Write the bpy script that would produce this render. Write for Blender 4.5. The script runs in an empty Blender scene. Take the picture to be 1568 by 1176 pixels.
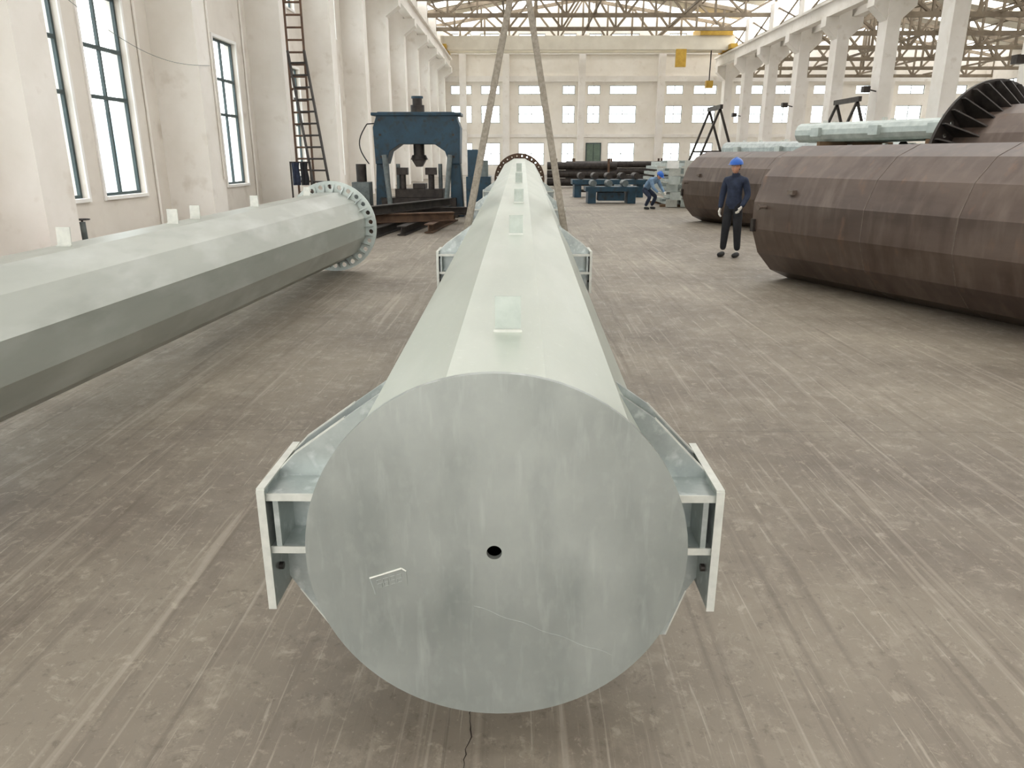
import bpy, bmesh, math, random
from mathutils import Vector, Matrix, Euler
random.seed(7)
scn = bpy.context.scene
pi = math.pi

# ---------------------------------------------------------------- materials
def lin(c):
    out = []
    for v in c[:3]:
        v = v / 255.0
        out.append(v / 12.92 if v <= 0.04045 else ((v + 0.055) / 1.055) ** 2.4)
    return (out[0], out[1], out[2], 1.0)

def pm(name, c1, c2, scale=3.0, rough=0.6, metal=0.0, stretch=(1, 1, 1), rot=(0, 0, 0),
       bump=0.0, c3=None, s3=None, lo=0.35, hi=0.65, lo3=0.5, hi3=0.7, st3=(1, 1, 1), r3=(0,0,0), a3=1.0, c4=None, s4=1, st4=(1,1,1), r4=(0,0,0), lo4=.5, hi4=.7, a4=1.0,
       c5=None, s5=1, st5=(1,1,1), r5=(0,0,0), lo5=.5, hi5=.7, a5=1.0, rvar=0.0):
    m = bpy.data.materials.new(name); m.use_nodes = True
    nt = m.node_tree; N = nt.nodes; L = nt.links
    bs = N["Principled BSDF"]
    tc = N.new("ShaderNodeTexCoord")
    mp = N.new("ShaderNodeMapping"); mp.inputs["Scale"].default_value = stretch
    mp.inputs["Rotation"].default_value = rot
    L.new(tc.outputs["Object"], mp.inputs["Vector"])
    nz = N.new("ShaderNodeTexNoise"); nz.inputs["Scale"].default_value = scale
    nz.inputs["Detail"].default_value = 7; nz.inputs["Roughness"].default_value = 0.6
    L.new(mp.outputs[0], nz.inputs["Vector"])
    cr = N.new("ShaderNodeValToRGB")
    cr.color_ramp.elements[0].position = lo; cr.color_ramp.elements[0].color = lin(c1)
    cr.color_ramp.elements[1].position = hi; cr.color_ramp.elements[1].color = lin(c2)
    L.new(nz.outputs["Fac"], cr.inputs[0])
    col = cr.outputs[0]
    def layer(col, c, s, st, r, lo_, hi_, amt):
        mp2 = N.new("ShaderNodeMapping"); mp2.inputs["Scale"].default_value = st
        mp2.inputs["Rotation"].default_value = r
        L.new(tc.outputs["Object"], mp2.inputs["Vector"])
        n2 = N.new("ShaderNodeTexNoise"); n2.inputs["Scale"].default_value = s
        n2.inputs["Detail"].default_value = 8
        L.new(mp2.outputs[0], n2.inputs["Vector"])
        r2 = N.new("ShaderNodeMapRange")
        r2.inputs[1].default_value = lo_; r2.inputs[2].default_value = hi_; r2.inputs[3].default_value = 0; r2.inputs[4].default_value = amt
        L.new(n2.outputs["Fac"], r2.inputs[0])
        mx = N.new("ShaderNodeMixRGB"); mx.inputs[2].default_value = lin(c)
        L.new(r2.outputs[0], mx.inputs[0]); L.new(col, mx.inputs[1]); return mx.outputs[0]
    if c3 is not None: col = layer(col, c3, s3 or scale*3, st3, r3, lo3, hi3, a3)
    if c4 is not None: col = layer(col, c4, s4, st4, r4, lo4, hi4, a4)
    if c5 is not None: col = layer(col, c5, s5, st5, r5, lo5, hi5, a5)
    L.new(col, bs.inputs["Base Color"])
    bs.inputs["Roughness"].default_value = rough
    if rvar:
        rr = N.new("ShaderNodeMapRange"); rr.inputs[1].default_value = .3; rr.inputs[2].default_value = .7
        rr.inputs[3].default_value = rough-rvar; rr.inputs[4].default_value = rough+rvar
        L.new(nz.outputs["Fac"], rr.inputs[0]); L.new(rr.outputs[0], bs.inputs["Roughness"])
    bs.inputs["Metallic"].default_value = metal
    if bump > 0:
        bp = N.new("ShaderNodeBump"); bp.inputs["Strength"].default_value = bump
        bp.inputs["Distance"].default_value = 0.01
        L.new(nz.outputs["Fac"], bp.inputs["Height"]); L.new(bp.outputs[0], bs.inputs["Normal"])
    return m

M = {}
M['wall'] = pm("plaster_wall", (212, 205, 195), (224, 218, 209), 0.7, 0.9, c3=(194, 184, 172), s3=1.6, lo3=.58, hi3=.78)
M['wallb'] = pm("plaster_end_wall_lightened", (232, 226, 215), (240, 235, 226), 0.7, 0.9, c3=(222, 214, 202), s3=1.6, lo3=.58, hi3=.78)  # same plaster, colour lightened to make up for weak light at this end
M['col'] = pm("column_paint", (226, 221, 213), (236, 232, 226), 0.8, 0.8, c3=(208, 200, 188), s3=2, lo3=.6, hi3=.8)
M['roof'] = pm("roof_sheet", (206, 200, 186), (216, 211, 199), 0.6, 0.8)
M['truss'] = pm("truss_steel", (104, 92, 76), (130, 117, 98), 1.5, 0.7)
M['crane'] = pm("crane_paint", (218, 211, 194), (230, 224, 208), 1.0, 0.6)
M['yellow'] = pm("yellow_paint", (180, 142, 46), (202, 164, 62), 3, 0.5)
M['frame'] = pm("window_frame_dark", (52, 66, 68), (62, 78, 80), 5, 0.5)
M['frame2'] = pm("window_frame_grey", (120, 126, 124), (140, 146, 144), 5, 0.5)
M['reveal'] = pm("window_reveal_white", (232, 230, 226), (240, 238, 235), 2, 0.7)
M['shaft'] = pm("galvanised_shaft", (178, 185, 175), (190, 197, 187), 1.6, 0.34, 0.38, stretch=(1, .3, 1), rvar=.05,
                c3=(202, 207, 199), s3=4, lo3=.45, hi3=.72, st3=(1, .25, 1), a3=.6,
                c4=(166, 174, 166), s4=3.2, lo4=.56, hi4=.74, st4=(1.5, .35, 1.5), a4=.4,
                c5=(212, 217, 211), s5=45, lo5=.6, hi5=.75, a5=.25)
M['disc'] = pm("galvanised_cap", (140, 145, 141), (159, 164, 159), 1.8, 0.36, 0.5, rvar=.05,
               c3=(112, 118, 116), s3=4.2, lo3=.50, hi3=.74, st3=(1.7, 1, .6), r3=(0, .45, 0), a3=.5,
               c4=(186, 191, 187), s4=10, st4=(3.0, 1, .45), r4=(0, .38, 0), lo4=.56, hi4=.78, a4=.38,
               c5=(168, 173, 168), s5=38, st5=(1, 1, .6), lo5=.54, hi5=.74, a5=.25)
M['tab'] = pm("tab_plate_zinc", (160, 168, 160), (176, 184, 176), 12, 0.5, 0.25)
M['galv'] = pm("galvanised_steel", (146, 153, 151), (174, 181, 178), 6, 0.34, 0.55, c3=(194, 200, 198), s3=22, lo3=.55, hi3=.75)
M['galv2'] = pm("galvanised_weathered", (154, 158, 151), (174, 178, 170), 1.0, 0.36, 0.4, stretch=(1, .2, 1), rvar=.06,
                c3=(200, 204, 200), s3=3.2, lo3=.48, hi3=.72, st3=(1, .35, 1), a3=.6,
                c4=(134, 138, 128), s4=5, lo4=.56, hi4=.74, st4=(1, .3, 1), a4=.35)
M['galvlite'] = pm("galvanised_light", (170, 179, 175), (194, 202, 197), 4, 0.4, 0.3)
M['edge'] = pm("zinc_edge", (190, 192, 185), (205, 206, 198), 20, 0.4, 0.3)
M['brown'] = pm("mill_scale_steel", (76, 63, 56), (100, 86, 77), 1.4, 0.4, 0.3, stretch=(1, .25, 1), rvar=.08,
                c3=(118, 104, 94), s3=2.6, lo3=.50, hi3=.78, st3=(1.5, 2.4, .5), a3=.6,
                c4=(60, 45, 36), s4=2.2, st4=(.8, 1.8, .5), lo4=.50, hi4=.70, a4=.6,
                c5=(124, 92, 70), s5=7, st5=(1, 1, .4), lo5=.60, hi5=.75, a5=.4)
M['weld'] = pm("weld_seam_grey", (112, 100, 90), (92, 80, 72), 14, 0.5, 0.3)
M['darksteel'] = pm("dark_steel", (42, 38, 36), (66, 60, 56), 5, 0.5, 0.5)
M['rust'] = pm("rusty_steel", (78, 58, 46), (104, 80, 62), 5, 0.8, 0.1)
M['black'] = pm("black_rubber_bore_shade", (20, 20, 20), (32, 32, 32), 5, 0.6)  # rubber parts; also colours pole bores black to stand for shade inside
M['blue'] = pm("press_blue_paint", (16, 50, 68), (26, 66, 86), 3, 0.5, c3=(24, 36, 42), s3=6)
M['grey'] = pm("machine_grey", (82, 90, 90), (112, 120, 120), 5, 0.5, 0.2)
M['green'] = pm("door_green", (88, 104, 92), (104, 120, 106), 3, 0.6)
M['wood'] = pm("timber_sleeper", (92, 70, 50), (128, 102, 76), 6, 0.85, stretch=(.2, 1, 1), bump=.3)
M['webbing'] = pm("sling_webbing", (128, 120, 108), (156, 148, 136), 30, 0.8)
M['red'] = pm("red_paint", (160, 40, 36), (184, 56, 50), 5, 0.6)
M['navy'] = pm("navy_workwear", (26, 34, 52), (40, 50, 72), 9, 0.85, bump=.5)
M['trouser'] = pm("black_trousers", (20, 21, 25), (32, 33, 38), 9, 0.85, bump=.5)
M['ltblue'] = pm("blue_grey_workwear", (96, 122, 150), (120, 146, 172), 9, 0.85)
M['skin'] = pm("skin", (184, 136, 110), (200, 152, 126), 12, 0.55)
M['glove'] = pm("cotton_glove", (208, 205, 196), (226, 223, 215), 30, 0.9)
M['helmet'] = pm("helmet_blue", (20, 84, 170), (30, 96, 186), 4, 0.3)
M['white'] = pm("white_paint", (225, 226, 222), (236, 236, 232), 8, 0.5)
M['hair'] = pm("hair_black", (18, 16, 15), (28, 25, 23), 30, 0.7)
M['crackm'] = pm("crack_dark", (40, 34, 30), (58, 50, 44), 20, 0.95)
M['outwall'] = pm("outdoor_cladding", (205, 222, 232), (216, 230, 238), 1, 0.8)
M['outglass'] = pm("outdoor_window_band", (150, 180, 196), (165, 192, 206), 1, 0.4)
M['asphalt'] = pm("outdoor_concrete", (180, 180, 176), (195, 195, 190), 1, 0.9)

def glass_mat():
    m = bpy.data.materials.new("window_glass"); m.use_nodes = True
    nt = m.node_tree; N = nt.nodes; L = nt.links
    N.remove(N["Principled BSDF"])
    out = N["Material Output"]
    t = N.new("ShaderNodeBsdfTransparent"); t.inputs[0].default_value = (.95, .98, .99, 1)
    g = N.new("ShaderNodeBsdfGlossy"); g.inputs["Roughness"].default_value = .05
    nz = N.new("ShaderNodeTexNoise"); nz.inputs["Scale"].default_value = 2
    mr = N.new("ShaderNodeMapRange"); mr.inputs[3].default_value = .03; mr.inputs[4].default_value = .07
    L.new(nz.outputs["Fac"], mr.inputs[0])
    mx = N.new("ShaderNodeMixShader"); L.new(mr.outputs[0], mx.inputs[0])
    L.new(t.outputs[0], mx.inputs[1]); L.new(g.outputs[0], mx.inputs[2]); L.new(mx.outputs[0], out.inputs[0])
    return m
M['glass'] = glass_mat()

def floor_mat():
    m = bpy.data.materials.new("dusty_concrete_floor"); m.use_nodes = True
    nt = m.node_tree; N = nt.nodes; L = nt.links
    bs = N["Principled BSDF"]
    tc = N.new("ShaderNodeTexCoord")
    def noise(scale, detail=8, stretch=(1, 1, 1), rot=(0, 0, 0), dist=0.0, rough=.6):
        mp = N.new("ShaderNodeMapping"); mp.inputs["Scale"].default_value = stretch
        mp.inputs["Rotation"].default_value = rot
        L.new(tc.outputs["Object"], mp.inputs[0])
        n = N.new("ShaderNodeTexNoise"); n.inputs["Scale"].default_value = scale
        n.inputs["Detail"].default_value = detail; n.inputs["Distortion"].default_value = dist
        n.inputs["Roughness"].default_value = rough
        L.new(mp.outputs[0], n.inputs["Vector"]); return n.outputs["Fac"]
    def ramp(src, a, b, v0=0.0, v1=1.0):
        r = N.new("ShaderNodeMapRange"); r.inputs[1].default_value = a; r.inputs[2].default_value = b
        r.inputs[3].default_value = v0; r.inputs[4].default_value = v1
        L.new(src, r.inputs[0]); return r.outputs[0]
    def mix(fac, a, colr):
        x = N.new("ShaderNodeMixRGB"); L.new(fac, x.inputs[0])
        if isinstance(a, tuple): x.inputs[1].default_value = lin(a)
        else: L.new(a, x.inputs[1])
        x.inputs[2].default_value = lin(colr); return x.outputs[0]
    base = mix(ramp(noise(.45), .36, .64), (116, 107, 96), (142, 133, 119))
    n_m = noise(4.5, 10, (1.2, 1, 1), (0, 0, .4), dist=.25, rough=.75)
    c = mix(ramp(n_m, .53, .64, 0, .30), base, (174, 164, 148))
    c = mix(ramp(noise(.8, 8, rough=.7), .48, .68, 0, .6), c, (94, 84, 73))
    c = mix(ramp(noise(13, 8, (1, 1, 1), (0, 0, .9), .5, .75), .56, .64, 0, .36), c, (184, 174, 158))
    c = mix(ramp(noise(17, 8, (1, 1, 1), (0, 0, 1.5), .4, .75), .56, .65, 0, .42), c, (84, 74, 64))
    # wheel marks
    c = mix(ramp(noise(3.2, 3, (2.6, .07, 1), (0, 0, .12), 1.0), .56, .68, 0, .38), c, (88, 78, 68))
    c = mix(ramp(noise(4.0, 3, (3.0, .08, 1), (0, 0, -.25), 1.3), .58, .70, 0, .32), c, (188, 178, 164))
    c = mix(ramp(noise(14.0, 4, (3.5, .10, 1), (0, 0, .30), .8), .62, .70, 0, .35), c, (194, 185, 170))
    c = mix(ramp(noise(12.0, 4, (3.5, .12, 1), (0, 0, -.55), .8), .64, .72, 0, .35), c, (194, 185, 170))
    c = mix(ramp(noise(70, 3), .64, .76, 0, .4), c, (192, 184, 172))
    c = mix(ramp(noise(55, 3, rot=(0, 0, 1)), .66, .78, 0, .5), c, (80, 71, 63))
    mp = N.new("ShaderNodeMapping"); mp.inputs["Location"].default_value = (.22, -4.45, 0)
    L.new(tc.outputs["Object"], mp.inputs[0])
    bk = N.new("ShaderNodeTexBrick"); bk.offset = 0; bk.inputs["Scale"].default_value = 1
    bk.inputs["Mortar Size"].default_value = .006; bk.inputs["Brick Width"].default_value = 60
    bk.inputs["Row Height"].default_value = 6; bk.inputs["Mortar Smooth"].default_value = .3
    L.new(mp.outputs[0], bk.inputs["Vector"])
    c = mix(ramp(bk.outputs["Fac"], 0, 1, 0, .35), c, (80, 71, 63))
    L.new(c, bs.inputs["Base Color"])
    L.new(ramp(n_m, .3, .7, .68, .48), bs.inputs["Roughness"])
    bp = N.new("ShaderNodeBump"); bp.inputs["Strength"].default_value = .2; bp.inputs["Distance"].default_value = .008
    L.new(n_m, bp.inputs["Height"]); L.new(bp.outputs[0], bs.inputs["Normal"])
    return m
M['floor'] = floor_mat()

# ---------------------------------------------------------------- mesh builder
class B:
    def __init__(s, name, mats):
        s.name = name; s.mats = mats; s.v = []; s.f = []; s.m = []; s.sm = []
    def mi(s, k):
        if k not in s.mats: s.mats.append(k)
        return s.mats.index(k)
    def add(s, vs, fs, k, smooth=False):
        o = len(s.v); s.v += [tuple(v) for v in vs]; i = s.mi(k)
        for f in fs:
            s.f.append([o + a for a in f]); s.m.append(i); s.sm.append(smooth)
    def box(s, x0, x1, y0, y1, z0, z1, k):
        vs = [(x0,y0,z0),(x1,y0,z0),(x1,y1,z0),(x0,y1,z0),(x0,y0,z1),(x1,y0,z1),(x1,y1,z1),(x0,y1,z1)]
        s.add(vs, [(0,3,2,1),(4,5,6,7),(0,1,5,4),(1,2,6,5),(2,3,7,6),(3,0,4,7)], k)
    def beam(s, p0, p1, w, h, k, up=(0, 0, 1)):
        p0 = Vector(p0); p1 = Vector(p1); d = (p1 - p0).normalized(); up = Vector(up)
        a = d.cross(up)
        if a.length < 1e-4: a = d.cross(Vector((1, 0, 0)))
        a.normalize(); b = a.cross(d).normalized(); a = a * w / 2; b = b * h / 2
        vs = [p0-a-b, p0+a-b, p0+a+b, p0-a+b, p1-a-b, p1+a-b, p1+a+b, p1-a+b]
        s.add(vs, [(0,1,2,3),(7,6,5,4),(0,4,5,1),(1,5,6,2),(2,6,7,3),(3,7,4,0)], k)
    def cyl(s, p0, p1, r0, r1=None, n=16, k='grey', caps=True, phase=0.0, smooth=True):
        if r1 is None: r1 = r0
        p0 = Vector(p0); p1 = Vector(p1); d = (p1 - p0).normalized()
        up = Vector((0, 0, 1)) if abs(d.z) < .95 else Vector((0, 1, 0))
        a = d.cross(up).normalized(); b = a.cross(d).normalized()
        vs = []
        for p, r in ((p0, r0), (p1, r1)):
            for i in range(n):
                t = phase + 2 * pi * i / n
                vs.append(p + a * (math.cos(t) * r) + b * (math.sin(t) * r))
        s.add(vs, [(i, (i+1) % n, n + (i+1) % n, n + i) for i in range(n)], k, smooth)
        if caps:
            s.add(vs[:n], [tuple(range(n))[::-1]], k); s.add(vs[n:], [tuple(range(n))], k)
    def tube(s, p0, p1, r0, r1, t, n, k, phase=0.0, kin=None):
        p0 = Vector(p0); p1 = Vector(p1); d = (p1 - p0).normalized()
        a = d.cross(Vector((0, 0, 1))).normalized(); b = a.cross(d).normalized()
        def ring(p, r): return [p + a*(math.cos(phase+2*pi*i/n)*r) + b*(math.sin(phase+2*pi*i/n)*r) for i in range(n)]
        vs = ring(p0, r0) + ring(p1, r1) + ring(p1, r1 - t) + ring(p0, r0 - t)
        q = lambda A, Bq: [(A*n+i, A*n+(i+1) % n, Bq*n+(i+1) % n, Bq*n+i) for i in range(n)]
        s.add(vs, q(0, 1), k); s.add(vs, q(1, 2), k); s.add(vs, q(2, 3), kin or k); s.add(vs, q(3, 0), k)
    def prism(s, pts, off, k):
        n = len(pts); off = Vector(off)
        vs = [Vector(p) for p in pts] + [Vector(p) + off for p in pts]
        s.add(vs, [tuple(range(n))[::-1], tuple(range(n, 2*n))] + [(i, (i+1) % n, n+(i+1) % n, n+i) for i in range(n)], k)
    def flange(s, c, ri, ro, t, nh, rh, k, yoff=0, hk=None):
        """ring plate in XZ plane with bolt holes, centre c, thickness along +Y"""
        cx, cy, cz = c; rm = (ri + ro) / 2
        for h in range(nh):
            a0 = 2*pi*(h)/nh; a1 = 2*pi*(h+1)/nh; am = (a0+a1)/2
            bd = [(ri,a0),(rm,a0),(ro,a0),(ro,am),(ro,a1),(rm,a1),(ri,a1),(ri,am)]
            B2 = [(r*math.cos(t_), r*math.sin(t_)) for r, t_ in bd]
            hc = (rm*math.cos(am), rm*math.sin(am))
            H2 = []
            for x, z in B2:
                dx, dz = x-hc[0], z-hc[1]; l = math.hypot(dx, dz); H2.append((hc[0]+dx/l*rh, hc[1]+dz/l*rh))
            vs = []
            for y in (0, t):
                vs += [(cx+x, cy+y, cz+z) for x, z in B2] + [(cx+x, cy+y, cz+z) for x, z in H2]
            fs = []
            for i in range(8):
                j = (i+1) % 8
                fs += [(i, j, 8+j, 8+i), (16+j, 16+i, 24+i, 24+j), (8+i, 8+j, 24+j, 24+i)]
            for i in (2, 3): fs.append((i, 16+i, 17+i, i+1))
            fs += [(6, 22, 23, 7), (7, 23, 16, 0)]
            s.add(vs, fs, k)
    def ell(s, c, r, k, mat=None, nu=20, nv=14, fn=None, vmin=-pi/2, vmax=pi/2):
        vs = []
        for j in range(nv+1):
            v = vmin + (vmax-vmin)*j/nv
            for i in range(nu):
                u = 2*pi*i/nu
                p = [math.cos(v)*math.cos(u), math.cos(v)*math.sin(u), math.sin(v)]
                if fn: p = fn(*p)
                p = Vector((c[0]+p[0]*r[0], c[1]+p[1]*r[1], c[2]+p[2]*r[2]))
                if mat: p = mat @ p
                vs.append(p)
        fs = [(j*nu+i, j*nu+(i+1) % nu, (j+1)*nu+(i+1) % nu, (j+1)*nu+i) for j in range(nv) for i in range(nu)]
        s.add(vs, fs, k, True)
    def make(s, loc=(0, 0, 0), rot=(0, 0, 0), bevel=0):
        me = bpy.data.meshes.new(s.name); me.from_pydata(s.v, [], s.f)
        for k in s.mats: me.materials.append(M[k])
        for p, mi, sm in zip(me.polygons, s.m, s.sm): p.material_index = mi; p.use_smooth = sm
        me.update()
        bm = bmesh.new(); bm.from_mesh(me); bmesh.ops.recalc_face_normals(bm, faces=bm.faces); bm.to_mesh(me); bm.free()
        o = bpy.data.objects.new(s.name, me); scn.collection.objects.link(o)
        o.location = loc; o.rotation_euler = rot
        if bevel:
            b = o.modifiers.new("Bevel", 'BEVEL'); b.width = bevel; b.segments = 2; b.limit_method = 'ANGLE'
        return o

XL, XR, XE, YS, YE = -8.0, 19.2, 44.0, -7.0, 75.0
# ---------------------------------------------------------------- shell
b = B("floor", []); b.box(XL-.3, XE, YS, YE+.3, -.2, 0, 'floor'); b.make()
b = B("ground_outdoor", []); b.box(-120, 160, -80, 200, -.5, -.22, 'asphalt'); b.make()

def holed(holes, u0, u1, z0, z1, emit):
    us = sorted(set([u0, u1] + [c for h in holes for c in h[:2]]))
    zs = sorted(set([z0, z1] + [c for h in holes for c in h[2:] if z0 < c < z1]))
    for i in range(len(us)-1):
        col = []
        for j in range(len(zs)-1):
            um = (us[i]+us[i+1])/2; zm = (zs[j]+zs[j+1])/2
            if any(h[0] < um < h[1] and h[2] < zm < h[3] for h in holes):
                if col: emit(us[i], us[i+1], col[0], col[1]); col = []
                continue
            if col: col[1] = zs[j+1]
            else: col = [zs[j], zs[j+1]]
        if col: emit(us[i], us[i+1], col[0], col[1])

colY = [11.4 + 6.2*k for k in range(-2, 11)]
lw = []
for y in colY:
    for a, c in ((.9, 2.5), (3.1, 4.7)):
        if y+c < YE: lw.append((y+a, y+c, .96, 4.7))
b = B("wall_left", [])
up = [(y+.9, y+4.7, 6.6, 8.8) for y in colY if y+4.7 < YE]
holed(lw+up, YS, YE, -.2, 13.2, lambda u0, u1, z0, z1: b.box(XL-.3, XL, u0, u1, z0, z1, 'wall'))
b.make()
b = B("wall_front_unseen", [])  # unseen wall added to cut front light; opening set left to brighten floor
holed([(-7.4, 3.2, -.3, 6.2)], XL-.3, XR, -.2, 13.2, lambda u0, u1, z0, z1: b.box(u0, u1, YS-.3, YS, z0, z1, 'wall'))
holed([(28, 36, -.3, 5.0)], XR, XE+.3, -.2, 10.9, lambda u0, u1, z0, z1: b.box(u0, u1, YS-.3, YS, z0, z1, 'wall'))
b.make()

def window_x(name, x, y0, y1, z0, z1, bars, sgn=1):
    b = B(name, [])
    f = .06
    b.box(x-.16, x-.10, y0, y0+f, z0, z1, 'frame'); b.box(x-.16, x-.10, y1-f, y1, z0, z1, 'frame')
    b.box(x-.16, x-.10, y0+f, y1-f, z0, z0+f, 'frame'); b.box(x-.16, x-.10, y0+f, y1-f, z1-f, z1, 'frame')
    ym = (y0+y1)/2
    b.box(x-.16, x-.10, ym-.03, ym+.03, z0+f, z1-f, 'frame')
    for z in bars: b.box(x-.165, x-.095, y0+f, y1-f, z-.035, z+.035, 'frame')
    b.box(x-.134, x-.128, y0+f, y1-f, z0+f, z1-f, 'glass')
    b.box(x-.0, x+.03, y0-.07, y0, z0-.07, z1+.07, 'reveal'); b.box(x, x+.03, y1, y1+.07, z0-.07, z1+.07, 'reveal')
    b.box(x, x+.03, y0, y1, z1, z1+.07, 'reveal'); b.box(x-.1, x+.06, y0, y1, z0-.06, z0+.005, 'reveal')
    b.make()
n = 1
for (y0, y1, z0, z1) in lw:
    window_x("window_%d" % n, XL, y0, y1, z0, z1, (2.8, 3.7)); n += 1
for (y0, y1, z0, z1) in up:
    window_x("window_%d" % n, XL, y0, y1, z0, z1, (7.7,)); n += 1

fw_x = [(-6.6,-4.6),(-3.7,-1.9),(-.1,2.4),(4.1,5.3),(6.5,7.7),(8.6,11.2),(14.0,15.6),(16.6,18.8),(20.6,23.2),(24.2,26.4),(28,30.5),(32,34.5),(36,38.5),(40,42.5)]
fh = []
for a, c in fw_x:
    if not (6 < a < 7): fh.append((a, c, .9, 3.0))
    fh.append((a, c, 4.8, 6.4)); fh.append((a, c, 7.4, 8.2))
    if c < 19: fh.append((a, c, 12.0, 12.7))
b = B("wall_back", [])
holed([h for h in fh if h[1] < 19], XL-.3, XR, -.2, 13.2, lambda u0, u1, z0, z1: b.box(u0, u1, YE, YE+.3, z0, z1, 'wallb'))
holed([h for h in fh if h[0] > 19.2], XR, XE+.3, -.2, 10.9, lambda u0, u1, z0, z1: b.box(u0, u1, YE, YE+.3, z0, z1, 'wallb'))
xm = (XL-.3+XR)/2
b.prism([(XL-.3, YE, 13.2), (XR, YE, 13.2), (xm, YE, 15.65)], (0, .3, 0), 'wallb')
xm = (XR+XE+.3)/2
b.prism([(XR, YE, 10.9), (XE+.3, YE, 10.9), (xm, YE, 12.95)], (0, .3, 0), 'wallb')
b.make()
for i, (x0, x1, z0, z1) in enumerate(fh):
    b = B("window_%d" % n, []); n += 1
    y = YE+.12
    for xx in (x0, (x0+x1)/2-.03, x1-.06): b.box(xx, xx+.06, y, y+.06, z0, z1, 'frame2')
    for zz in ([z0, z1-.06] + ([(z0+z1)/2] if z1-z0 > 1 else [])): b.box(x0, x1, y+.005, y+.055, zz, zz+.06, 'frame2')
    b.box(x0, x1, y+.025, y+.03, z0, z1, 'glass'); b.make()
rw = []
for k in range(13):
    y = -5 + 6.2*k; rw += [(y, y+4.4, 1.0, 4.4), (y, y+4.4, 6.0, 8.4)]
rw = [h for h in rw if h[1] < YE]
b = B("wall_right", [])
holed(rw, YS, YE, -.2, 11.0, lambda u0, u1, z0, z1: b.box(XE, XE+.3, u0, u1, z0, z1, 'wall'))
b.make()
for (y0, y1, z0, z1) in rw:
    b = B("window_%d" % n, []); n += 1
    for k in range(4):
        yy = y0+(y1-y0-.06)*k/3; b.box(XE+.1, XE+.16, yy, yy+.06, z0, z1, 'frame')
    for zz in (z0, (z0+z1)/2, z1-.06): b.box(XE+.105, XE+.155, y0, y1, zz, zz+.06, 'frame')
    b.make()

for i, x in enumerate((-5.4, -1.3, 5.9, 13.4, 26.9, 35.0)):
    b = B("trim_%d" % (i+1), []); b.box(x-.32, x+.32, YE-.55, YE, 0, 12.6 if x < 19 else 10.4, 'col'); b.make()
b = B("trim_20", []); b.box(XL, XE, YE-.25, YE-.002, 8.5, 9.0, 'col'); b.make()
b = B("trim_21", []); b.box(XL, XR, YE-.25, YE-.002, 10.9, 11.4, 'col'); b.make()
b = B("trim_22", []); b.box(XL, XE, YE-.12, YE-.002, 3.5, 3.8, 'col'); b.make()
b = B("door_1", [])
b.box(6.45, 7.95, YE-.10, YE-.01, 0, 3.0, 'frame'); b.box(6.55, 7.17, YE-.14, YE-.1, .05, 2.9, 'green'); b.box(7.23, 7.85, YE-.14, YE-.1, .05, 2.9, 'green')
b.make()

for y in colY:
    b = B("crane_column", [])
    b.box(XL+.001, -7.0, y-.4, y+.4, 0, 13.0, 'col')
    b.prism([(-7.0, y-.4, 8.7), (-6.3, y-.4, 9.2), (-6.3, y-.4, 9.6), (-7.0, y-.4, 9.6)], (0, .8, 0), 'col')
    b.make()
for k in range(-4, 8):
    y = 29.6 + 6.2*k
    b = B("crane_column", [])
    b.box(XR-.35, XR+.35, y-.5, y+.5, 0, 12.6, 'col')
    b.prism([(XR-.35, y-.4, 8.4), (XR-1.1, y-.4, 9.1), (XR-1.1, y-.4, 9.6), (XR-.35, y-.4, 9.6)], (0, .8, 0), 'col')
    b.prism([(XR+.35, y-.4, 8.4), (XR+1.1, y-.4, 9.1), (XR+1.1, y-.4, 9.6), (XR+.35, y-.4, 9.6)], (0, .8, 0), 'col')
    b.box(XR-.45, XR+.45, y-.6, y+.6, 0, .35, 'col')
    if k % 2 == 0:
        b.beam((XR-.35, y-.3, 5.0), (XR-.8, y-.3, 5.1), .06, .06, 'darksteel'); b.box(XR-1.1, XR-.75, y-.5, y-.15, 4.95, 5.25, 'darksteel')
    b.make()
def ibeam(b, x, w, z0, z1, k):
    b.box(x-w/2, x+w/2, YS, YE-.7, z1-.14, z1, k); b.box(x-w/2+.05, x+w/2-.05, YS, YE-.7, z0, z0+.16, k)
    b.box(x-w/5, x+w/5, YS, YE-.7, z0+.16, z1-.14, k); b.box(x-.05, x+.05, YS, YE-.7, z1, z1+.12, 'darksteel')
for x in (-6.65, XR-.75, XR+.75):
    b = B("crane_runway_beam", []); ibeam(b, x, .6, 9.601, 10.5, 'col'); b.make()

y = 70.0
b = B("overhead_crane", [])
b.box(-6.9, XR-.5, y-.35, y+.35, 10.64, 11.75, 'crane'); b.box(-6.9, XR-.5, y+1.6, y+2.2, 10.64, 11.75, 'crane')
b.box(-6.95, -6.35, y-1.2, y+3, 10.63, 11.0, 'yellow'); b.box(XR-1.05, XR-.45, y-1.2, y+3, 10.63, 11.0, 'yellow')
b.box(15.6, 18.4, y-.6, y+2.4, 11.75, 12.4, 'yellow'); b.box(13.6, 14.5, y-.6, y-.36, 9.2, 10.64, 'yellow')
b.cyl((17, y+.9, 11.4), (17, y+.9, 8.2), .05, n=8, k='darksteel')
b.box(16.7, 17.3, y+.6, y+1.2, 7.6, 8.2, 'yellow')
b.make()

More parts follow.
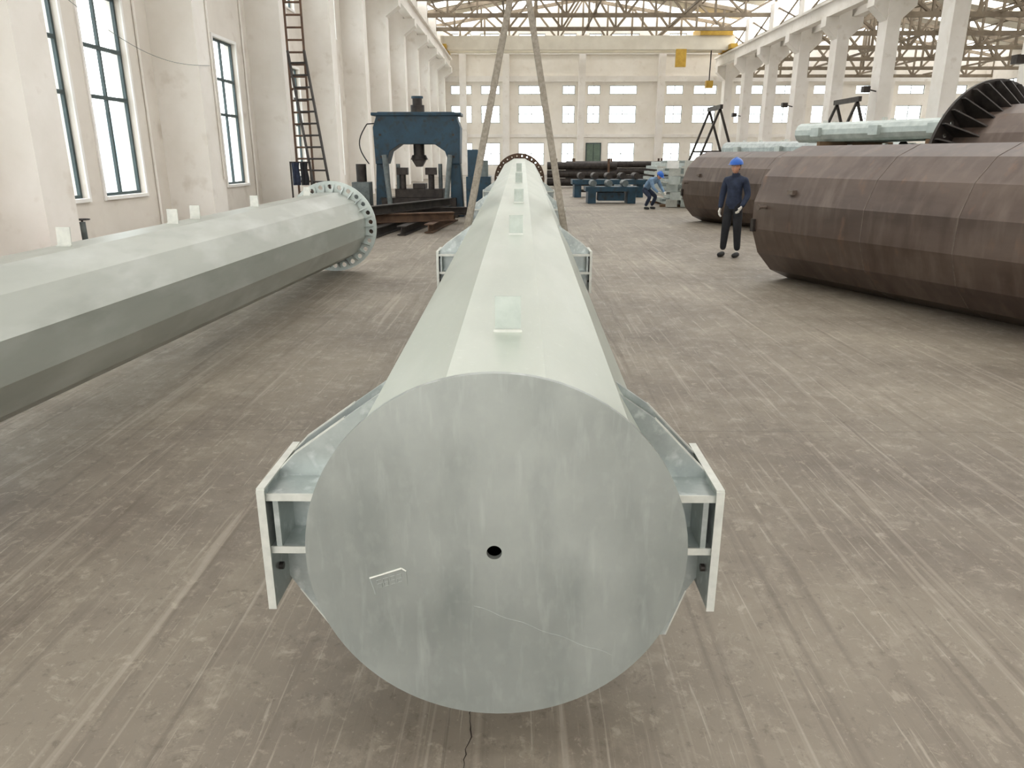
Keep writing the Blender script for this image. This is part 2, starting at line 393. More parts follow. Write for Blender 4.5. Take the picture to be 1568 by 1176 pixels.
def truss(b, x0, x1, y, zb, zt0, zt1, npan, k, w=.14):
    xm = (x0+x1)/2
    top = lambda x: zt0 + (zt1-zt0)*(1-abs(x-xm)/((x1-x0)/2))
    b.beam((x0, y, zb), (x1, y, zb), w, w*1.3, k)
    b.beam((x0, y, zt0), (xm, y, zt1), w, w*1.3, k); b.beam((xm, y, zt1), (x1, y, zt0), w, w*1.3, k)
    for i in range(npan+1):
        x = x0+(x1-x0)*i/npan
        b.beam((x, y, zb), (x, y, top(x)), w*.7, w*.7, k)
        if i < npan:
            xn = x0+(x1-x0)*(i+1)/npan
            if i % 2: b.beam((x, y, zb), (xn, y, top(xn)), w*.7, w*.7, k)
            else: b.beam((x, y, top(x)), (xn, y, zb), w*.7, w*.7, k)
for k in range(-3, 11):
    y = 11.4+6.2*k
    if y > YE-1 or y < YS: continue
    b = B("roof_truss", []); truss(b, XL+.3, XR, y, 11.9, 13.1, 15.3, 12, 'truss', .22); b.make()
    b = B("roof_truss", []); truss(b, XR+.2, XE, y+.6, 8.9, 10.6, 12.6, 10, 'truss', .20); b.make()
b = B("roof_bracing", [])
for x in (-1.2, 5.6, 12.4):
    b.beam((x, YS, 12.05), (x, YE-.6, 12.05), .12, .16, 'truss')
for x in (25.4, 31.6, 37.8):
    b.beam((x, YS, 9.05), (x, YE-.6, 9.05), .12, .14, 'truss')
for k in range(0, 10):
    y = 11.4+6.2*k
    if y+6.2 < YE:
        b.beam((XR, y, 10.5), (XR, y+6.2, 12.5), .1, .1, 'truss'); b.beam((XR, y, 12.5), (XR, y+6.2, 10.5), .1, .1, 'truss')
b.make()
b = B("ceiling", [])
def roof(x0, x1, z0, z1, w):
    xm = (x0+x1)/2
    for (xa, za, xb, zb) in ((x0, z0, xm, z1), (xm, z1, x1, z0)):
        y = YS
        while y < YE-3:  # strips left open between sheets, added to let sky light in
            ya, yb = y, y+w
            b.prism([(xa, ya, za), (xa, yb, za), (xb, yb, zb), (xb, ya, zb)], (0, 0, .15), 'roof')
            y += 6.2
        for t in (.1, .3, .5, .7, .9):
            xx = xa+(xb-xa)*t; zz = za+(zb-za)*t-.1
            b.box(xx-.06, xx+.06, YS, YE, zz-.1, zz, 'truss')
roof(XL-.3, XR, 13.25, 15.7, 4.0)
roof(XR, XE+.3, 10.95, 13.0, 4.5)
b.make()

b = B("neighbour_building", [])
b.box(-44, -32, -40, 90, -.22, 5.0, 'outwall')
for k in range(20):
    y = -36+6*k; b.box(-32.02, -31.96, y, y+3.6, 1.2, 3.0, 'outglass')
b.make()

# ---------------------------------------------------------------- main pole
Y0, Y1 = 1.70, 27.0
AX0, AX1 = -.058, 0.0
Z0, Z1 = .70, .93
R0, R1 = .485, .74
def axp(y):
    t = (y-Y0)/(Y1-Y0); return (AX0+(AX1-AX0)*t, Z0+(Z1-Z0)*t, R0+(R1-R0)*t)
def tab(b, x, y, z, w=.08, h=.115, k='galvlite'):
    b.prism([(x-w/2, y, z-.02), (x+w/2, y, z-.02), (x+w/2, y+.012, z+h), (x-w/2, y+.012, z+h)], (0, .008, 0), k)
    b.box(x-w/2-.004, x+w/2+.004, y-.008, y+.002, z-.01, z+.008, 'edge')

b = B("galvanised_steel_pole", [])
b.tube((AX0, Y0+.012, Z0), (AX1, Y1, Z1), R0, R1, .012, 12, 'shaft', phase=pi/12, kin='black')  # black bore: inner shade put into the colour
n_ = 96; hr = .02; cz = Z0+.012
vs = []
for y in (Y0-.006, Y0+.012):
    vs += [(AX0+.5*math.cos(2*pi*i/n_), y, Z0+.5*math.sin(2*pi*i/n_)) for i in range(n_)]
    vs += [(AX0-.005+hr*math.cos(2*pi*i/n_), y, cz+hr*math.sin(2*pi*i/n_)) for i in range(n_)]
fs = []
for i in range(n_):
    j = (i+1) % n_
    fs.append((i, j, n_+j, n_+i)); fs.append((2*n_+i, 2*n_+j, 3*n_+j, 3*n_+i)); fs.append((n_+i, n_+j, 3*n_+j, 3*n_+i))
b.add(vs, fs, 'disc'); b.add(vs, [(i, (i+1) % n_, 2*n_+(i+1) % n_, 2*n_+i) for i in range(n_)], 'galv')
def bead(pts, r=.003, k='disc'):
    for p, q in zip(pts[:-1], pts[1:]): b.cyl(p, q, r, n=6, k=k)
yf = Y0-.006
bead([(AX0-.06+.022*i, yf+.001, Z0-.150-.009*i+.003*math.sin(i*1.3)) for i in range(18)], .0015)
tx, tz = AX0-.335, Z0-.065
# small raised tag plate
b.prism([(tx, yf-.002, tz), (tx+.085, yf-.002, tz+.030), (tx+.097, yf-.002, tz+.022), (tx+.10, yf-.002, tz-.02), (tx+.012, yf-.002, tz-.048)], (0, .003, 0), 'disc')
bead([(tx, yf-.002, tz), (tx+.085, yf-.002, tz+.030)], .003, 'edge')
bead([(tx+.085, yf-.002, tz+.030), (tx+.097, yf-.002, tz+.022)], .0025, 'edge')
bead([(tx, yf-.002, tz), (tx+.012, yf-.002, tz-.048)], .0018, 'galv')
seg = {'8': 'abcdefg', '9': 'abcdfg', '5': 'acdfg', '2': 'abged'}
def digit(ch, ox, oz, s=.012):
    P = {'a': ((0, 2), (1, 2)), 'b': ((1, 2), (1, 1)), 'c': ((1, 1), (1, 0)), 'd': ((0, 0), (1, 0)), 'e': ((0, 1), (0, 0)), 'f': ((0, 2), (0, 1)), 'g': ((0, 1), (1, 1))}
    for c_ in seg[ch]:
        p, q = P[c_]
        f_ = lambda t: (ox+t[0]*s+t[1]*-.1*s, yf-.002, oz+t[1]*s*.95+t[0]*s*.3)
        bead([f_(p), f_(q)], .0011, 'disc')
for i, ch in enumerate("5892"): digit(ch, tx+.020+.018*i, tz-.03+.006*i)
for y, dx in ((2.23, .022), (4.75, .03), (7.3, .04), (10.8, .03), (15.0, .02)):
    x, z, r = axp(y); tab(b, x+dx, y, z+r*math.cos(pi/12), .076+.002*y, .10+.004*y, 'tab')
def bracket(y, side, arm=.18, s=1.0):
    x, z, r = axp(y+.2)
    Xo = x+side*(r+arm)
    zt, zb = z+.085*s, z-.305*s
    y0, y1 = y, y+.36
    xi = x+side*(r-.06)
    sg = side*.018
    b.box(min(Xo, Xo+sg), max(Xo, Xo+sg), y0, y1, zb, zt, 'galv')
    b.box(min(Xo-sg*.2, Xo+sg*1.1), max(Xo-sg*.2, Xo+sg*1.1), y0-.004, y0, zb, zt, 'edge')
    b.box(min(Xo-sg*.2, Xo+sg*1.1), max(Xo-sg*.2, Xo+sg*1.1), y0, y1, zt, zt+.006, 'edge')
    for yy in (y0+.15, y0+.29):
        pts = [(xi-side*.12, yy, z+.36), (x+side*(r*.95), yy, z+.25), (Xo-side*.05, yy, zt+.05), (Xo, yy, zt-.002), (Xo, yy, zb+.02), (Xo-side*.03, yy, zb-.03), (x+side*(r+.05), yy, z-.50*r/.49), (x+side*r*.55, yy, z-.50*r/.49)]
        b.prism(pts, (0, .016, 0), 'galv')
        for p, q in ((pts[1], pts[2]), (pts[2], pts[3]), (pts[5], pts[6])):
            b.beam((p[0], yy+.008, p[2]+.001), (q[0], yy+.008, q[2]+.001), .018, .004, 'edge')
    for zz in (z+.055*s, z-.115*s):
        b.box(min(xi, Xo), max(xi, Xo), y0+.02, y0+.15, zz-.009, zz+.009, 'galv')
        b.box(min(xi, Xo), max(xi, Xo), y0+.015, y0+.021, zz-.011, zz+.011, 'edge')
    b.box(min(Xo-side*.032, Xo-side*.016), max(Xo-side*.032, Xo-side*.016), y0+.02, y0+.15, z-.115*s, z+.055*s, 'galv')
    for zz in (z+.03, z-.20):
        b.cyl((Xo-side*.012, y0+.07, zz), (Xo+side*.028, y0+.07, zz), .012, n=8, k='darksteel')
        b.cyl((Xo-side*.012, y0+.25, zz), (Xo+side*.028, y0+.25, zz), .012, n=8, k='darksteel')
for y in (1.90, 7.0, 12.5, 18.0):
    bracket(y, -1, .185); bracket(y, 1, .135 if y < 2 else .18)
b.flange((AX1, Y1-.02, Z1), R1-.03, R1+.15, .05, 28, .028, 'rust')
for i in range(28):
    a = 2*pi*i/28; ca, sa = math.cos(a), math.sin(a)
    b.prism([(AX1+ca*(R1-.02), Y1-.25, Z1+sa*(R1-.02)), (AX1+ca*(R1-.02), Y1-.02, Z1+sa*(R1-.02)), (AX1+ca*(R1+.13), Y1-.02, Z1+sa*(R1+.13))], (-sa*.02, 0, ca*.02), 'rust')
b.make()

def sleeper(x, y, top, w=1.3, wedge=True):
    b = B("timber_sleeper_stack", [])
    nl = max(1, round(top/.14)); h = top/nl
    for i in range(nl):
        b.box(x-w/2, x+w/2, y-.11, y+.11, i*h+.002*(i > 0), (i+1)*h, 'wood')
    b.make(bevel=.006)
for y in (4.2, 12.0, 24):
    x, z, r = axp(y-.11); sleeper(x, y, z-r*math.cos(pi/12)-.002, .5)

b = B("lifting_sling", [])
apex = Vector((0.0, 8.7, 3.72))
for yy in (8.45, 8.95):
    x, z, r = axp(yy); rr = r+.012
    pts = [apex+Vector((-.02, 0, 0)), Vector((x-rr*1.0, yy, z+.12))]+[Vector((x+rr*math.cos(math.radians(a)), yy, z+rr*math.sin(math.radians(a)))) for a in (195, 225, 255, 285, 315, 345)]+[Vector((x+rr, yy, z+.12)), apex+Vector((.02, 0, 0))]
    for p, q in zip(pts[:-1], pts[1:]):
        if p.z > 2 or q.z > 2: b.beam(p, q, .065, .02, 'webbing', up=(0, 1, 0))
        else: b.beam(p, q, .012, .065, 'webbing', up=(0, 1, 0))
b.cyl(apex, apex+Vector((0, 0, .25)), .05, n=10, k='darksteel')
b.ell((apex.x, apex.y, apex.z), (.09, .05, .07), 'darksteel')
b.cyl(apex+Vector((0, 0, .2)), apex+Vector((0, 0, 6.9)), .02, n=8, k='darksteel')
b.box(-.25, .25, 8.45, 8.95, 4.5, 5.1, 'yellow')
b.make()
b = B("overhead_crane", [])
b.box(-6.9, XR-.5, 8.1, 8.5, 10.64, 11.6, 'crane'); b.box(-6.9, XR-.5, 9.0, 9.4, 10.64, 11.6, 'crane')
b.box(-.6, .6, 7.9, 9.6, 11.6, 11.8, 'yellow'); b.make()

# ---------------------------------------------------------------- left pole
b = B("flanged_galvanised_pole", [])
LX0, LX1 = -2.96, -2.86
LYa, LYb = -1.5, 11.4
ra, rb = .35, .53
za, zb_ = .77, .678
b.tube((LX0, LYa, za), (LX1, LYb, zb_), ra, rb, .012, 12, 'galv2', phase=pi/12, kin='black')  # inside coloured black in place of shade
b.flange((LX1, LYb-.03, zb_), rb-.02, rb+.145, .035, 26, .036, 'galvlite')
for i in range(26):
    a = 2*pi*i/26; ca, sa = math.cos(a), math.sin(a)
    b.prism([(LX1+ca*(rb-.02), LYb-.16, zb_+sa*(rb-.02)), (LX1+ca*(rb-.02), LYb-.03, zb_+sa*(rb-.02)), (LX1+ca*(rb+.10), LYb-.03, zb_+sa*(rb+.10))], (-sa*.012, 0, ca*.012), 'galv')
for y in (4.75, 6.3, 6.75, 8.3, 10.4):
    t = (y-LYa)/(LYb-LYa); z = za+(zb_-za)*t; r = ra+(rb-ra)*t
    tab(b, LX0+.02, y, z+r*.966, .09, .12, 'edge')
b.make()
y = .4; t = (y-LYa)/(LYb-LYa); sleeper(LX0, y, za+(zb_-za)*t-(ra+(rb-ra)*t)*.966-.004, .95)

# ---------------------------------------------------------------- brown poles on right
ang = math.atan2(.38, .92)
def brown_pole(x, y, L, r0, r1, z, pitch=0):
    b = B("raw_steel_pole", [])
    b.tube((0, 0, 0), (0, -L, 0), r0, r1, .02, 16, 'brown', phase=pi/16, kin='darksteel')
    for d in (1.9, 3.1, 5.2):
        if d < L:
            rr = r0+(r1-r0)*d/L+.003
            b.tube((0, -d, 0), (0, -d-.012, 0), rr, rr, .006, 16, 'weld', phase=pi/16)
    b.cyl((-r0*.95, -.25, .12), (-r0-.10, -.25, .12), .022, n=10, k='weld')
    b.cyl((-r0-.10, -.25, .12), (-r0-.12, -.25, .12), .038, n=10, k='weld')
    b.box(-r0*.98, -r0*.86, -.72, -.62, .30, .36, 'weld')
    b.box(-r0-.02, -r0*.93, -.07, -.01, -.22, -.05, 'darksteel')
    b.make(loc=(x, y, z), rot=(0, 0, ang))
c16 = math.cos(pi/16)
brown_pole(4.12, 10.85, 8.5, .94, .935, .94*c16+.001)
brown_pole(5.25, 20.9, 5.6, .93, .925, .93*c16+.001)

b = B("flanged_raw_steel_pole", [])
b.tube((0, 0, 0), (0, -7, 0), 1.06, 1.0, .02, 16, 'brown', phase=pi/16, kin='darksteel')
b.flange((0, -.03, 0), 1.04, 1.46, .05, 34, .04, 'darksteel')
for i in range(34):
    a = 2*pi*i/34; ca, sa = math.cos(a), math.sin(a)
    b.prism([(ca*1.03, -.5, sa*1.03), (ca*1.03, -.03, sa*1.03), (ca*1.43, -.03, sa*1.43), (ca*1.43, -.10, sa*1.43)], (-sa*.025, 0, ca*.025), 'darksteel')
FX, FY, FZ = 7.95, 13.1, 1.47
b.make(loc=(FX, FY, FZ), rot=(0, 0, ang))
b = B("steel_trestle", []); top = FZ-1.02; d = 5.8
b.box(-.9, .9, -.12, .12, top-.15, top, 'rust')
for sx in (-1, 1):
    b.beam((sx*.7, -.05, top-.1), (sx*.85, -.3, 0), .1, .1, 'rust'); b.beam((sx*.7, .05, top-.1), (sx*.85, .3, 0), .1, .1, 'rust')
b.make(loc=(FX+math.sin(ang)*d, FY-math.cos(ang)*d, 0), rot=(0, 0, ang))

def stack(x, y, L, rows, cols, r, extra=0):
    b = B("galvanised_pole_stack", [])
    hz = .12
    for j in range(rows):
        for i in range(cols):
            cx = (i-(cols-1)/2)*(2*r+.1); cz_ = hz+r+j*(2*r+.1)
            sh = random.uniform(-.5, .3)
            b.tube((cx, sh, cz_), (cx, sh-L, cz_), r, r*.85, .012, 12, random.choice(['galvlite', 'galv', 'shaft']), phase=pi/12, kin='black')  # black inner faces imitate the shade in each tube
            for t in (.15, .5, .8):
                b.box(cx-.05, cx+.05, sh-L*t-.05, sh-L*t+.05, cz_+r*.85, cz_+r+.045, 'edge')
                b.box(cx-r-.10, cx-r*.9, sh-L*t-.15, sh-L*t+.15, cz_-.12, cz_+.12, 'galvlite')
        for t in (.2, .8):
            w = cols*(2*r+.1)/2+.1
            b.box(-w, w, -L*t-.06, -L*t+.06, hz+j*(2*r+.1)-.12*(j == 0)-.1*(j > 0), hz+j*(2*r+.1)+.02, 'wood')
    b.make(loc=(x, y, 0), rot=(0, 0, ang))
stack(9.5, 24.0, 6.0, 4, 4, .28)
stack(14.0, 21, 7, 3, 3, .40)
stack(9.6, 33.0, 7, 3, 3, .33)
stack(13.5, 40.0, 8, 3, 4, .33)

b = B("galvanised_crossarm_pile", [])
for j in range(6):
    for i in range(3):
        x = i*.55+random.uniform(-.1, .1); z = .15+j*.26; y = random.uniform(-.4, .4)
        b.beam((x, y-1.6, z), (x+random.uniform(-.1, .1), y+1.6, z), .2, .14, 'galvlite')
        b.box(x-.2, x+.2, y-1.64, y-1.6, z-.13, z+.13, random.choice(['white', 'galvlite', 'edge']))
        b.beam((x-.3, y-1.2, z+.08), (x+.35, y-.9, z+.10), .10, .08, 'galv')
b.box(-.3, 1.5, -1.1, -.95, 0, .09, 'wood'); b.box(-.3, 1.5, .95, 1.1, 0, .09, 'wood')
b.make(loc=(5.3, 27.8, 0))
b = B("galvanised_crossarm_pile", [])
for j in range(5):
    for i in range(4):
        x = i*.6+random.uniform(-.1, .1); z = .15+j*.26
        b.beam((x, -2, z), (x+.05, 2, z), .22, .14, 'galvlite'); b.box(x-.2, x+.2, -2.05, -2, z-.13, z+.13, 'edge')
b.box(-.3, 2.1, -1.1, -.95, 0, .09, 'wood'); b.box(-.3, 2.1, .95, 1.1, 0, .09, 'wood')
b.make(loc=(6.6, 38, 0))

# ---------------------------------------------------------------- hydraulic press
b = B("hydraulic_press", [])
cx, yc = -2.95, 22.5
prof = [(-1.22, 1.5), (-1.25, 2.5), (-1.1, 2.92), (1.1, 2.92), (1.25, 2.5), (1.22, 1.5), (.92, 1.5), (.8, 1.85), (.5, 2.05), (-.5, 2.05), (-.8, 1.85), (-.92, 1.5)]
b.prism([(cx+x, yc-.4, z) for x, z in prof], (0, .8, 0), 'blue')
b.box(cx-1.28, cx+1.28, yc-.46, yc+.46, 2.82, 2.9, 'blue')
for sx in (-1, 1):
    b.prism([(cx+sx*1.22, yc-.3, 1.5), (cx+sx*.95, yc-.3, 1.5), (cx+sx*.92, yc-.3, 0), (cx+sx*1.3, yc-.3, 0)], (0, .6, 0), 'blue')
    b.cyl((cx+sx*.78, yc-.62, 0), (cx+sx*.95, yc-.45, 1.75), .075, n=14, k='grey')
    b.cyl((cx+sx*.62, yc-.1, .55), (cx+sx*.62, yc-.1, 1.5), .06, n=12, k='grey')
    b.box(cx+sx*.95-.22, cx+sx*.95+.22, yc-.75, yc+.6, 0, .16, 'darksteel')
    for zz in (1.7, 2.3, 2.7):
        b.cyl((cx+sx*1.05, yc-.44, zz), (cx+sx*1.05, yc-.4, zz), .035, n=8, k='darksteel')
b.cyl((cx, yc, 2.05), (cx, yc, 3.12), .2, n=24, k='darksteel'); b.cyl((cx, yc, 3.12), (cx, yc, 3.3), .14, n=20, k='darksteel')
b.cyl((cx, yc, 3.3), (cx, yc, 3.36), .17, n=20, k='blue')
b.cyl((cx, yc, 1.75), (cx, yc, 2.05), .16, n=20, k='darksteel'); b.cyl((cx, yc, 1.62), (cx, yc, 1.75), .26, .2, n=20, k='darksteel')
b.prism([(cx-.2, yc-.18, 1.62), (cx+.2, yc-.18, 1.62), (cx+.08, yc-.18, 1.42), (cx-.08, yc-.18, 1.42)], (0, .36, 0), 'darksteel')
b.box(cx-1.1, cx+1.1, yc-.42, yc+.42, .16, .55, 'darksteel'); b.box(cx-.7, cx+.7, yc-.35, yc+.35, .55, .8, 'darksteel')
b.box(cx-.18, cx+.18, yc-.3, yc+.3, .8, .95, 'darksteel')
for sx in (-.45, .38):
    b.cyl((cx+sx, yc-.38, .8), (cx+sx, yc-.38, 1.25), .09, n=12, k='darksteel'); b.box(cx+sx-.16, cx+sx+.16, yc-.5, yc-.26, 1.2, 1.4, 'darksteel')
b.box(cx+1.4, cx+2.1, yc-.5, yc+.5, .1, 1.15, 'blue'); b.box(cx+1.45, cx+1.75, yc-.45, yc+.3, 1.15, 1.9, 'blue')
b.cyl((cx+1.9, yc-.3, 1.15), (cx+1.9, yc-.3, 1.6), .14, n=16, k='grey')
b.box(cx+1.4, cx+2.1, yc-.45, yc+.45, 0, .1, 'darksteel')
b.cyl((cx-1.65, yc-.4, 1.0), (cx-1.65, yc-.4, 1.5), .15, n=16, k='darksteel'); b.box(cx-1.9, cx-1.4, yc-.65, yc-.1, 0, 1.0, 'grey')
for k in range(10):
    a0 = pi*k/10; a1 = pi*(k+1)/10
    b.cyl((cx-1.45+.0-.25*math.sin(a0), yc-.2, 2.6-1.1*k/10), (cx-1.45-.25*math.sin(a1), yc-.2, 2.6-1.1*(k+1)/10), .02, n=6, k='black')
b.cyl((cx-1.45, yc-.2, 2.6), (cx-1.2, yc-.2, 2.62), .02, n=6, k='black')
b.make(bevel=.01)

def hbeam(b, p0, p1, s, k):
    p0 = Vector(p0); p1 = Vector(p1); u = Vector((0, 0, s*.45))
    b.beam(p0+u, p1+u, s, s*.12, k); b.beam(p0-u, p1-u, s, s*.12, k); b.beam(p0, p1, s*.12, s*.8, k)
b = B("steel_beam_pile", [])
for i in range(5):
    hbeam(b, (-4.3+.55*i, 15.2+.5*i, .11), (-3.6+.45*i, 20.8, .11), .2, random.choice(['rust', 'darksteel']))
hbeam(b, (-4.2, 17.2, .32), (-1.6, 18.2, .32), .2, 'rust'); hbeam(b, (-4.0, 19.4, .32), (-1.4, 20, .32), .2, 'darksteel')
hbeam(b, (-3.6, 16.4, .53), (-1.9, 20.4, .53), .2, 'darksteel')
b.make()

# ---------------------------------------------------------------- ladders on left wall
def ladder(b, p0, p1, wvec, k, rung=.32, r=.03):
    p0 = Vector(p0); p1 = Vector(p1); w = Vector(wvec)
    b.beam(p0, p1, .07, .05, k); b.beam(p0+w, p1+w, .07, .05, k)
    n_ = int((p1-p0).length/rung)
    for i in range(1, n_):
        q = p0+(p1-p0)*i/n_; b.cyl(q, q+w, r, n=6, k=k)
b = B("wall_ladder", [])
ladder(b, (-6.75, 23.1, 0), (-6.75, 23.1, 9.2), (0.48, 0, 0), 'rust')
for z in (1.2, 3.6, 6, 8.4): b.beam((-6.75, 23.1, z), (-6.75, 23.3, z), .04, .04, 'rust')
b.make()
b = B("leaning_ladder", [])
ladder(b, (-6.05, 22.6, 0), (-6.65, 22.75, 4.6), (.5, -.1, 0), 'darksteel'); b.make()
b = B("hanging_work_clothes", [])
b.beam((-6.55, 21.7, 1.55), (-5.95, 21.7, 1.55), .04, .04, 'darksteel')
for x in (-6.53, -5.97): b.beam((x, 21.7, 0), (x, 21.7, 1.55), .04, .04, 'darksteel'); b.beam((x, 21.45, .02), (x, 21.95, .02), .04, .04, 'darksteel')
for x, k in ((-6.38, 'navy'), (-6.14, 'trouser')):
    vs = []
    for i in range(9):
        for j in range(7):
            vs.append((x-.11+.22*i/8*(1-.1*math.sin(j)), 21.66+.025*math.sin(i*1.7+j*.4), 1.54-.62*j/6))
    b.add(vs, [(i*7+j, (i+1)*7+j, (i+1)*7+j+1, i*7+j+1) for i in range(8) for j in range(6)], k, True)
b.make()

b = B("wall_conduit", [])
for y in (16.6, 22.9):
    b.cyl((-7.97, y, 0), (-7.97, y, 9), .03, n=8, k='col')
b.cyl((-6.97, 17.9, 1.2), (-6.97, 17.9, 9), .025, n=8, k='col')
prev = None
for i in range(21):
    t = i/20; p = Vector((-6.95, 11.9+5.8*t, 4.15-.35*math.sin(pi*t)-.5*t))
    if prev is not None: b.cyl(prev, p, .005, n=5, k='grey')
    prev = p
b.make()
b = B("red_toolbox", [])
b.box(-7.0, -6.4, 10.3, 10.6, 0, .28, 'red'); b.box(-7.02, -6.38, 10.28, 10.62, .28, .33, 'red')
b.cyl((-6.85, 10.45, .4), (-6.55, 10.45, .4), .012, n=8, k='darksteel'); b.cyl((-6.85, 10.45, .33), (-6.85, 10.45, .4), .012, n=8, k='darksteel'); b.cyl((-6.55, 10.45, .33), (-6.55, 10.45, .4), .012, n=8, k='darksteel')
b.make(bevel=.01)
b = B("wall_valve", [])
b.cyl((-7.98, 12.9, .45), (-7.6, 12.9, .45), .04, n=12, k='grey'); b.cyl((-7.6, 12.9, .3), (-7.6, 12.9, .62), .05, n=12, k='grey')
for i in range(12):
    a0, a1 = 2*pi*i/12, 2*pi*(i+1)/12
    b.cyl((-7.6+.12*math.cos(a0), 12.9+.12*math.sin(a0), .66), (-7.6+.12*math.cos(a1), 12.9+.12*math.sin(a1), .66), .012, n=6, k='darksteel')
b.cyl((-7.72, 12.9, .66), (-7.48, 12.9, .66), .01, n=6, k='darksteel'); b.cyl((-7.6, 12.9, .6), (-7.6, 12.9, .67), .02, n=8, k='darksteel')
b.make()

# ---------------------------------------------------------------- far equipment
b = B("roller_bench", [])
b.box(-1.6, 1.6, -.6, .6, .55, .75, 'blue'); b.box(-1.5, -1.2, -.5, .5, 0, .55, 'blue'); b.box(1.2, 1.5, -.5, .5, 0, .55, 'blue')
for i in range(5): b.cyl((-1.2+.6*i, -.5, .9), (-1.2+.6*i, .5, .9), .14, n=14, k='darksteel')
b.box(-1.4, 1.4, -.08, .08, .2, .32, 'darksteel'); b.cyl((.2, -.7, .4), (.9, -.7, .4), .16, n=14, k='grey')
b.make(loc=(3.9, 33.5, 0))
b = B("roller_bench", [])
b.box(-1.0, 1.0, -.5, .5, .45, .62, 'blue'); b.box(-.9, -.6, -.45, .45, 0, .45, 'blue'); b.box(.6, .9, -.45, .45, 0, .45, 'blue')
b.box(-.5, .5, -.3, .3, .1, .4, 'blue')
for i in range(3): b.cyl((-.7+.6*i, -.4, .74), (-.7+.6*i, .4, .74), .12, n=14, k='grey')
b.make(loc=(3.5, 29.0, 0))
b = B("dark_pipe_stack", [])
for j in range(3):
    b.tube((-3, j*.02, .3+.45*j), (4, j*.02, .3+.45*j), .22, .22, .02, 14, 'darksteel')
    b.tube((-3, .5, .3+.45*j), (4, .5, .3+.45*j), .22, .22, .02, 14, 'darksteel')
for x in (-2.5, 0, 3.4): b.box(x-.08, x+.08, -.4, .9, 0, .1, 'wood'); b.box(x-.06, x+.06, -.36, -.26, .1, 1.6, 'rust'); b.box(x-.06, x+.06, .78, .88, .1, 1.6, 'rust')
b.make(loc=(6.2, 52, 0))
b = B("dark_pipe_stack", [])
for j in range(3):
    b.tube((-2, 0, .3+.45*j), (2, 0, .3+.45*j), .22, .22, .02, 14, 'darksteel')
for x in (-1.5, 1.5): b.box(x-.08, x+.08, -.4, .4, 0, .1, 'wood'); b.box(x-.06, x+.06, -.36, -.26, .1, 1.6, 'rust')
b.make(loc=(3.6, 44, 0))
for (x, y) in ((-1.6, 31),):
    b = B("welding_machine", [])
    b.box(-.3, .3, -.4, .4, .12, .85, 'yellow'); b.box(-.28, .28, -.42, -.4, .2, .8, 'darksteel')
    for sx in (-.25, .25):
        for sy in (-.3, .3): b.cyl((sx-.03, sy, .09), (sx+.03, sy, .09), .09, n=14, k='black')
    b.cyl((-.25, .35, .95), (.25, .35, .95), .02, n=8, k='darksteel'); b.cyl((-.25, .35, .8), (-.25, .35, .95), .02, n=8, k='darksteel'); b.cyl((.25, .35, .8), (.25, .35, .95), .02, n=8, k='darksteel')
    b.make(loc=(x, y, 0), bevel=.015)
for (x, y) in ((11.8, 46), (17.2, 40)):
    b = B("a_frame_hoist", [])
    b.beam((x-1.6, y, 0), (x, y, 4.4), .12, .12, 'darksteel'); b.beam((x+1.6, y, 0), (x, y, 4.4), .12, .12, 'darksteel')
    b.beam((x-1.6, y+2.5, 0), (x, y+2.5, 4.4), .12, .12, 'darksteel'); b.beam((x+1.6, y+2.5, 0), (x, y+2.5, 4.4), .12, .12, 'darksteel')
    b.beam((x, y-.3, 4.5), (x, y+2.8, 4.5), .16, .24, 'darksteel'); b.beam((x-.9, y, 2.0), (x+.9, y, 2.0), .1, .1, 'darksteel')
    b.beam((x-.9, y+2.5, 2.0), (x+.9, y+2.5, 2.0), .1, .1, 'darksteel')
    b.make()

b = B("floor_crack", [])
pts = []; x = -.215; y = .6
while y < 3.4:
    pts.append((x, y)); y += random.uniform(.01, .03); x += random.uniform(-.009, .010)
vs = []
for i, (x, y) in enumerate(pts):
    w = .0006+.0018*random.random(); vs += [(x-w, y, .0015), (x+w, y, .0015)]
b.add(vs, [(2*i, 2*i+1, 2*i+3, 2*i+2) for i in range(len(pts)-1)], 'crackm'); b.make()

# ---------------------------------------------------------------- people
def skin_eval(nodes, edges, root=0, sub=2):
    me = bpy.data.meshes.new("tmp"); bm = bmesh.new()
    lay = bm.verts.layers.skin.verify(); vv = []
    for i, (p, r) in enumerate(nodes):
        v = bm.verts.new(p); v[lay].radius = (r, r); v[lay].use_root = (i == root); vv.append(v)
    for a, c in edges: bm.edges.new((vv[a], vv[c]))
    bm.to_mesh(me); bm.free()
    o = bpy.data.objects.new("tmp", me); scn.collection.objects.link(o)
    s = o.modifiers.new("Skin", 'SKIN'); s.use_smooth_shade = True; s.branch_smoothing = .3
    u = o.modifiers.new("Sub", 'SUBSURF'); u.levels = sub; u.render_levels = sub
    dg = bpy.context.evaluated_depsgraph_get(); dg.update()
    ev = o.evaluated_get(dg); em = ev.to_mesh()
    vs = [v.co.copy() for v in em.vertices]; fs = [tuple(p.vertices) for p in em.polygons]
    ev.to_mesh_clear(); bpy.data.objects.remove(o); bpy.data.meshes.remove(me)
    return vs, fs

def segd(p, a, c):
    ab = c-a; t = max(0, min(1, (p-a).dot(ab)/max(ab.length_squared, 1e-9))); return (p-(a+ab*t)).length

